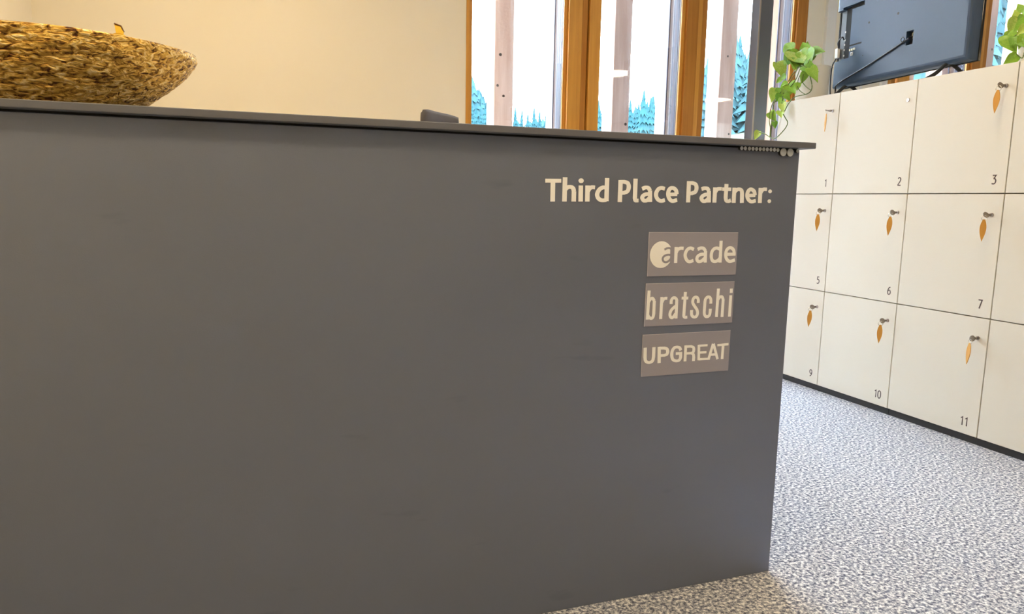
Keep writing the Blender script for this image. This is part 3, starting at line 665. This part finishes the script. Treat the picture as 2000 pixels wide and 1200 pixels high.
tube('power_cable', 'cable_black', tv, [(q0.x, -.012, q0.z+.012), (q0.x-.002, -.034, q0.z+.002), (q1.x, -.036, q1.z), (q1.x+(q2.x-q1.x)*.5, -.036, (q1.z+q2.z)/2-.004), (q2.x, -.036, q2.z), (q2.x-.03, -.030, q2.z-.03), (q2.x-.035, -.02, z_low)], .0042, 8, 8)
tube('plug_lead', 'port_metal', tv, [(q0.x, -.0086, q0.z+.004), (q0.x+.004, -.018, q0.z+.02), (q0.x+.008, -.0086, q0.z+.036)], .003, 8, 5)
q = tvp(1766, 78); tube('cable_tie', 'cable_black', tv, [(q.x-.012, -.040, q.z), (q.x, -.040, q.z+.012), (q.x+.012, -.040, q.z), (q.x, -.040, q.z-.010), (q.x-.012, -.040, q.z)], .0018, 6, 3)
q = tvp(1630, 104); box('adapter', 'paper', tv, q.x-.010, q.x+.014, -.022, -.006, q.z-.026, q.z+.024, .003)
tube('antenna_lead', 'cable_black', tv, [(q.x+.012, -.014, q.z+.02), (q.x+.022, -.03, q.z+.05), (p4.x+.012, -.04, q.z+.068), (p1.x+.012, -.02, q.z+.058)], .0035, 8, 6)
tube('antenna_lead', 'cable_black', tv, [(q.x-.004, -.014, q.z-.024), (q.x-.012, -.03, q.z-.07), (q.x-.010, -.034, z0+.02), (q.x-.004, -.03, z_low)], .0035, 8, 6)
def foot(xc, spread):
    tube('stand_foot', 'tv_dark', tv, [(xc-.012, -.105, .007), (xc-.006, -.06, .035), (xc, -.012, z0+.004), (xc+.004, .02, z0-.002), (xc+.008, .075, .034), (xc+.012, .12, .007)], .0085, 10, 6)
foot(tvp(1843, 126).x, .1); foot(-hw+.10, .1)

# ================================================================== POTHOS PLANTS
def leaf_mesh(var):
    """heart-shaped blade along +x, unit length, slightly folded and drooping; normal +z"""
    bm = bmesh.new(); prof = [(0, .0), (-.06, .13), (-.05, .27), (.05, .37), (.2, .405), (.38, .37), (.56, .28), (.74, .165), (.88, .075), (1.0, 0)]
    fold, droop = [(.30, .22), (.18, .40), (.42, .12)][var]
    mid = []; L = []; R_ = []
    def H(x, yv): return abs(yv)*fold - droop*x*x + .03*math.sin(x*9+yv*5)
    for x, yv in prof:
        xm = max(0, x) if x > -.01 else .04
        mid.append(bm.verts.new((xm if x >= 0 else .04*prof.index((x, yv)), 0, H(max(0, x), 0))))
        L.append([bm.verts.new((x, yv*k, H(x, yv*k))) for k in (.5, 1)]); R_.append([bm.verts.new((x, -yv*k, H(x, yv*k))) for k in (.5, 1)])
    for i in range(len(prof)-1):
        for sd in (L, R_):
            for a, b_, c, d in ((mid[i], mid[i+1], sd[i+1][0], sd[i][0]), (sd[i][0], sd[i+1][0], sd[i+1][1], sd[i][1])):
                vs = []
                for v in (a, b_, c, d):
                    if v not in vs: vs.append(v)
                try: bm.faces.new(vs)
                except ValueError: pass
    bmesh.ops.remove_doubles(bm, verts=bm.verts[:], dist=1e-4)
    bmesh.ops.recalc_face_normals(bm, faces=bm.faces[:])
    me = bpy.data.meshes.new('leaf'); bm.to_mesh(me); bm.free()
    for p in me.polygons: p.use_smooth = True
    return me
LM = {}
for v in range(3):
    base = leaf_mesh(v)
    for k in ('leaf_green', 'leaf_lime', 'leaf_deep'):
        c = base.copy(); c.materials.append(MATS[k]); LM[v, k] = c
def place_leaf(parent, a, b_, facing, col, var, width=1.0, roll=0):
    """blade from point a (stalk) to point b_ (tip)"""
    d = b_-a; L = d.length; ex = d.normalized(); ez = facing-ex*facing.dot(ex); ez.normalize(); ey = ez.cross(ex)
    if roll:
        q = Matrix.Rotation(roll, 3, ex); ey = q @ ey; ez = q @ ez
    m_ = Matrix((ex*L, ey*L*width, ez*L)).transposed().to_4x4(); m_.translation = a
    o = link('leaf', LM[var, col], None, parent); o.matrix_parent_inverse = parent.matrix_world.inverted(); o.matrix_basis = m_
    return o
pc = onZ(1588, 186, ZL+.0)
POT = Vector((1.585, 1.772, ZL))
pp = tag(empty('potted_pothos', POT), 'trailing green pothos in a white pot at the window end of the lockers', 'plant')
bpy.context.view_layer.update()
lathe('pot', 'pot_white', pp, [(.0, .0), (.076, 0), (.080, .004), (.087, .165), (.0895, .168), (.0895, .172), (.083, .172), (.079, .150), (0, .149)], 48)
lathe('soil', 'soil', pp, [(0, .14), (.0785, .1455), (.0785, .151), (.05, .157), (0, .159)], 32)
def V4(a, b_, X):
    if a > 420 and b_ > 335: X = min(X, 1.472)      # hangs in front of the pot
    return onX(1460+a/4.8, 50+b_/4.8, X)
inv = pp.matrix_world.inverted()
def vine(pts, r=.0026):
    o = tube('vine', 'vine_green', pp, pts, r, 6, 6); o.matrix_parent_inverse = inv; return o
crown = POT+Vector((-.03, .01, .162))
vine([crown, V4(505, 372, 1.56), V4(560, 405, 1.55), V4(592, 500, 1.545), V4(603, 590, 1.53), V4(560, 640, 1.50), V4(450, 668, 1.465), V4(390, 725, 1.455), V4(340, 815, 1.455)])
vine([crown, V4(490, 380, 1.57), V4(430, 480, 1.56), V4(345, 610, 1.50), V4(328, 690, 1.47), V4(318, 790, 1.46), V4(352, 862, 1.46), V4(376, 912, 1.46), V4(345, 975, 1.46), V4(262, 1056, 1.45), V4(212, 1046, 1.45), V4(160, 1015, 1.45), V4(105, 1000, 1.45)])
vine([crown, V4(478, 385, 1.57), V4(420, 460, 1.56), V4(340, 590, 1.51), V4(250, 705, 1.48), V4(213, 800, 1.47), V4(205, 900, 1.46), V4(214, 960, 1.46), V4(208, 1050, 1.45)])
vine([crown, V4(500, 400, 1.57), V4(450, 510, 1.56), V4(360, 620, 1.51), V4(258, 715, 1.49), V4(240, 800, 1.475), V4(222, 940, 1.465), V4(214, 1040, 1.455)])
vine([crown, V4(530, 440, 1.55), V4(515, 520, 1.545), V4(545, 570, 1.54), V4(598, 610, 1.535)], .002)
vine([crown, V4(490, 470, 1.55), V4(468, 560, 1.545), V4(490, 610, 1.54), V4(540, 645, 1.52)], .002)
vine([crown, V4(560, 330, 1.58), V4(575, 300, 1.58), V4(552, 250, 1.58)], .002)
vine([crown, V4(570, 340, 1.58), V4(600, 290, 1.58)], .002)
random.seed(11)
G, Lm, Dp = 'leaf_green', 'leaf_lime', 'leaf_deep'
LV = [((418, 238), (338, 165), G, 1.58), ((430, 246), (336, 392), G, 1.57), ((478, 236), (412, 425), G, 1.55), ((525, 335), (440, 232), Lm, 1.56), ((552, 252), (512, 142), G, 1.58), ((548, 250), (570, 140), G, 1.60),
 ((600, 262), (708, 228), G, 1.58), ((575, 300), (668, 205), Lm, 1.59), ((590, 310), (612, 250), Lm, 1.58), ((528, 372), (634, 402), Dp, 1.56), ((585, 395), (658, 496), G, 1.55), ((283, 352), (348, 492), Lm, 1.53), ((335, 388), (262, 332), G, 1.55),
 ((318, 492), (262, 545), G, 1.52), ((375, 540), (290, 608), G, 1.51), ((252, 588), (228, 728), Lm, 1.49), ((318, 598), (246, 664), G, 1.50), ((395, 560), (326, 690), Lm, 1.50), ((385, 555), (440, 614), G, 1.50), ((335, 690), (284, 774), G, 1.475), ((330, 735), (340, 815), Lm, 1.465),
 ((212, 815), (268, 898), G, 1.47), ((250, 900), (262, 968), Dp, 1.47), ((108, 992), (62, 1075), Lm, 1.45), ((540, 432), (515, 552), G, 1.545), ((482, 536), (460, 614), G, 1.54), ((500, 300), (540, 395), Dp, 1.55), ((470, 300), (455, 400), Lm, 1.545), ((395, 310), (385, 385), Dp, 1.57), ((310, 800), (318, 862), Lm, 1.46), ((440, 240), (360, 300), Dp, 1.59), ((500, 250), (560, 330), G, 1.545), ((455, 255), (500, 350), Lm, 1.54), ((410, 250), (372, 330), Lm, 1.56), ((520, 300), (590, 350), G, 1.55), ((300, 640), (270, 720), Dp, 1.49), ((360, 470), (300, 500), Dp, 1.52), ((350, 640), (395, 700), G, 1.49)]
for (a, b_, col, X) in LV:
    A_, B_ = V4(*a, X), V4(*b_, X-random.uniform(-.015, .02))
    face = (CAM-A_).normalized()+Vector((random.uniform(-.35, .35), random.uniform(-.35, .35), random.uniform(.05, .5)))
    place_leaf(pp, A_, B_, face, col, random.randrange(3), random.uniform(.85, 1.05))
# second plant, further along the lockers
P2 = onX(2016, 116, 1.60); P2 = Vector((P2.x, P2.y, ZL))
p2_ = tag(empty('potted_pothos', P2), 'bushy light green pothos in a slim white pot above locker 3', 'plant')
bpy.context.view_layer.update()
lathe('pot', 'pot_white', p2_, [(0, 0), (.040, 0), (.043, .003), (.055, .118), (.057, .121), (.057, .125), (.051, .125), (.048, .110), (0, .109)], 36)
lathe('soil', 'soil', p2_, [(0, .10), (.047, .106), (.047, .112), (0, .118)], 24)
inv2 = p2_.matrix_world.inverted()
def V5(a, b_, X): return onX(1880+a/4.8, a*0+b_/4.8, X)
LR = [((520, 170), (420, 330), Lm, 1.58), ((515, 190), (488, 85), Lm, 1.60), ((575, 150), (500, 215), G, 1.56), ((600, 190), (470, 300), G, 1.55), ((600, 240), (505, 335), Lm, 1.54), ((415, 330), (498, 490), G, 1.57), ((480, 345), (450, 430), Dp, 1.56), ((585, 330), (520, 460), G, 1.54), ((540, 340), (600, 450), Dp, 1.54), ((510, 512), (378, 608), G, 1.55), ((450, 300), (410, 420), G, 1.58), ((560, 130), (640, 90), G, 1.60),
 ((640, 200), (720, 300), G, 1.56), ((660, 260), (740, 380), Lm, 1.56), ((640, 140), (700, 60), Lm, 1.6), ((620, 330), (680, 440), Dp, 1.55), ((560, 110), (520, 20), G, 1.62), ((690, 420), (750, 520), G, 1.56)]
for (a, b_, col, X) in LR:
    A_, B_ = V5(*a, X), V5(*b_, X-random.uniform(-.01, .02))
    face = (CAM-A_).normalized()+Vector((random.uniform(-.3, .3), random.uniform(-.3, .3), random.uniform(.05, .45)))
    place_leaf(p2_, A_, B_, face, col, random.randrange(3), 1.0)
cr2 = P2+Vector((0, 0, .115))
for tgt in ((520, 170), (600, 190), (640, 200), (585, 330), (480, 345)):
    o = tube('vine', 'vine_green', p2_, [cr2, (cr2+V5(*tgt, 1.57))/2+Vector((0, 0, .02)), V5(*tgt, 1.57)], .002, 6, 5); o.matrix_parent_inverse = inv2
o = tube('vine', 'vine_green', p2_, [cr2, V5(585, 480, 1.545), V5(560, 545, 1.54), V5(510, 512, 1.55)], .002, 6, 5); o.matrix_parent_inverse = inv2

# ================================================================== PENDANT LAMPS
def pendant(x, y, z, r, label):
    l = tag(empty('pendant_lamp', (x, y, z)), label, 'lamp')
    lathe('shade', 'lamp_metal', l, [(0, .088), (.05, .085), (r*.7, .074), (r, .055), (r, .005), (r-.006, .0), (r-.010, .006), (r-.010, .05), (0, .065)], 48)
    lathe('diffuser', 'lamp_glow', l, [(0, .048), (r-.013, .046), (r-.013, .008), (r-.05, .001), (0, 0)], 48)
    cyl('suspension', 'cable_black', l, (0, 0, .085), (0, 0, RZ-z-.02), .002, n=8)
    lathe('ceiling_rose', 'lamp_metal', l, [(0, RZ-z-.025), (.04, RZ-z-.022), (.045, RZ-z), (0, RZ-z)], 24)
    return l
pendant(.60, .35, 2.61, .24, 'round white pendant lamp above the passage between counter and lockers')
pendant(.80, -1.90, 2.45, .24, 'round white pendant lamp above the open floor before the lockers')
pendant(-1.72, -.90, 2.45, .24, 'round white pendant lamp above the floor in front of the counter')
pendant(-.70, -.85, 2.45, .24, 'added round white pendant lamp brightening the lettered counter end')  # extra lamp, added to lift the light on counter front and letters
pendant(-1.30, 1.30, 2.45, .24, 'round white pendant lamp above the desk area behind the counter')
pendant(2.73, -1.44, 2.40, .24, 'round white pendant lamp behind the locker cabinets')
pendant(4.98, -2.74, 2.40, .24, 'round white pendant lamp in the far bay beyond the lockers')

# ================================================================== OUTSIDE
struct(box('terrace', 'terrace', None, -6, 12, RY1+.16, 7, -.35, -.15))
def wx2(x): return CAM.x+(x-CAM.x)*WK
FY = CAM.y+(2.8-CAM.y)*WK
for i in range(-1, 15):
    x = wx2(.150+.394*i)
    fn = tag(empty('timber_fin', (x+.058, FY+.068, -.15)), 'tall square rough larch timber fin standing outside the windows', 'timber fin', 'timber fins in front of the facade')
    box('timber', 'fin_wood', fn, -.0585, .0585, -.068, .068, .03, 3.6, .004)
    box('foot_shoe', 'aluminium_blue', fn, -.04, .04, -.05, .05, 0, .03)
    rs = random.Random(i+50)
    for k in range(3):
        kx, kz = rs.uniform(-.045, .045), rs.uniform(1.4, 2.5)
        cyl('knot', 'fin_knot', fn, (kx, -.0686, kz), (kx, -.066, kz), rs.uniform(.005, .009), n=12)

def elev(az):      # far skyline elevation by azimuth
    px = 1000+F*math.tan(az-YAW)
    P_ = [(400, .20), (820, .165), (925, .135), (960, .105), (1150, .10), (1250, .115), (1450, .165), (1700, .22), (1960, .26), (3000, .30)]
    for (a, b_), (c, d) in zip(P_, P_[1:]):
        if px <= c: t = max(0, (px-a)/(c-a)); return b_+(d-b_)*t
    return P_[-1][1]
def ground_z(az, r):
    near = -.3+max(0, r-9)*.098
    if r > 70: near = -.3+61*.098+(r-70)*(max(.06, elev(az)-.015)*260-61*.098)/190
    return near
bm = bmesh.new(); NA, NR = 60, 30; g = []
for i in range(NA+1):
    az = math.radians(-32+107*i/NA); row = []
    for j in range(NR+1):
        r = 8+252*(j/NR)**1.6; z = ground_z(az, r)+mnoise.noise(Vector((az*9, r*.05, 0)))*r*.004
        row.append(bm.verts.new((CAM.x+math.sin(az)*r, CAM.y+math.cos(az)*r, z if j else -.4)))
    g.append(row)
for i in range(NA):
    for j in range(NR): bm.faces.new((g[i][j], g[i+1][j], g[i+1][j+1], g[i][j+1]))
struct(link('hillside', finish(bm, 'hillside', True), 'meadow'))
def conifer_geo(bm, base, h, rad, seed, tiers=9, n=13):
    rs = random.Random(seed)
    for t in range(tiers):
        f = t/tiers; zb2 = base.z+h*(.06+.90*f); zt2 = zb2+h*(.9/tiers)*1.9; rr = rad*(1-f)**.85+.03*rad; a0 = rs.random()*6
        top = bm.verts.new((base.x, base.y, min(zt2, base.z+h))); ring = []
        for k in range(n):
            a = a0+2*math.pi*k/n; q = rr*(1.0 if k % 2 else .62)*rs.uniform(.8, 1.15)
            ring.append(bm.verts.new((base.x+q*math.cos(a), base.y+q*math.sin(a), zb2-h*.03*(1 if k % 2 else -.3)*rs.uniform(.5, 1.3))))
        for k in range(n): bm.faces.new((ring[k], ring[(k+1) % n], top))
        bm.faces.new(ring[::-1])
CM = []
for s in range(3):
    bm = bmesh.new(); conifer_geo(bm, Vector((0, 0, 0)), 1, .2, s, 11, 15); CM.append(finish(bm, 'foliage')); CM[-1].materials.append(MATS['conifer'])
bm = bmesh.new(); addcyl(bm, (0, 0, -.02), (0, 0, .9), .016, .004, 8); TRK = finish(bm, 'trunk'); TRK.materials.append(MATS['bark'])
def conifer(px, ytop, r, label, seed, slim=1.0):  # one tree
    d = ray(px, ytop); hd = math.hypot(d.x, d.y); az = math.atan2(d.x, d.y)
    zt2 = CAM.z+d.z/hd*r; zb2 = ground_z(az, r)-.2
    h = max(4, zt2-zb2)
    t = tag(empty('conifer', (CAM.x+math.sin(az)*r, CAM.y+math.cos(az)*r, zb2), seed), label, 'tree', 'conifers beyond the windows')
    a = link('foliage', CM[seed % 3], None, t); a.scale = (h*slim, h*slim, h); b2 = link('trunk', TRK, None, t); b2.scale = (h, h, h)
L1, L2, L3 = 'tall blue-green conifer in the grove behind the middle window', 'small distant conifer on the meadow behind the first window', 'blue-green conifer on the wooded slope behind the first window'
for k, (px, yt, r) in enumerate(((1232, 190, 52), (1248, 198, 60), (1264, 206, 46), (1277, 184, 56), (1293, 192, 66), (1212, 196, 62), (1170, 192, 50), (1155, 200, 58), (1308, 205, 54), (1256, 224, 32), (1270, 228, 40))): conifer(px, yt, r, L1, k, .82+.05*(k % 3))
for k, (px, yt, r) in enumerate(((1006, 238, 58), (1019, 233, 68), (1031, 231, 78), (1043, 228, 59), (1054, 230, 69), (1066, 227, 79))): conifer(px, yt, r, L2, k+20, .72)
for k, (px, yt, r) in enumerate(((922, 191, 84), (930, 200, 63), (939, 207, 74), (947, 214, 56), (955, 221, 66), (912, 184, 72))): conifer(px, yt, r, L3, k+40, .68)
bm = bmesh.new(); rs = random.Random(3)
for k in range(760):
    px = rs.uniform(1340, 2120); r = rs.uniform(88, 255); az = YAW+math.atan((px-1000)/F)
    b0 = Vector((CAM.x+math.sin(az)*r, CAM.y+math.cos(az)*r, ground_z(az, r)-.5)); conifer_geo(bm, b0, rs.uniform(8, 14), rs.uniform(1.8, 2.6), k, 9, 11)
for k in range(150):
    px, r = (rs.uniform(860, 954), rs.uniform(86, 130)) if k < 90 else (rs.uniform(1000, 1330), rs.uniform(90, 120))
    az = YAW+math.atan((px-1000)/F); gz = ground_z(az, r)
    top = CAM.z+r*((.125+.0011*max(0, 950-px)) if px < 960 else .105+.00012*(px-1000)+rs.uniform(-.006, .006))
    conifer_geo(bm, Vector((CAM.x+math.sin(az)*r, CAM.y+math.cos(az)*r, gz-.5)), max(3, top-gz+.5)*rs.uniform(.85, 1.05), rs.uniform(1.6, 2.3), k+900, 8, 11)
fo = link('conifer_forest', finish(bm, 'conifer_forest'), 'conifer_hazed'); tag(fo, 'blue-green conifer forest with haze put into its colour, covering the hillside beyond the windows', 'forest'); fo['kind'] = 'stuff'
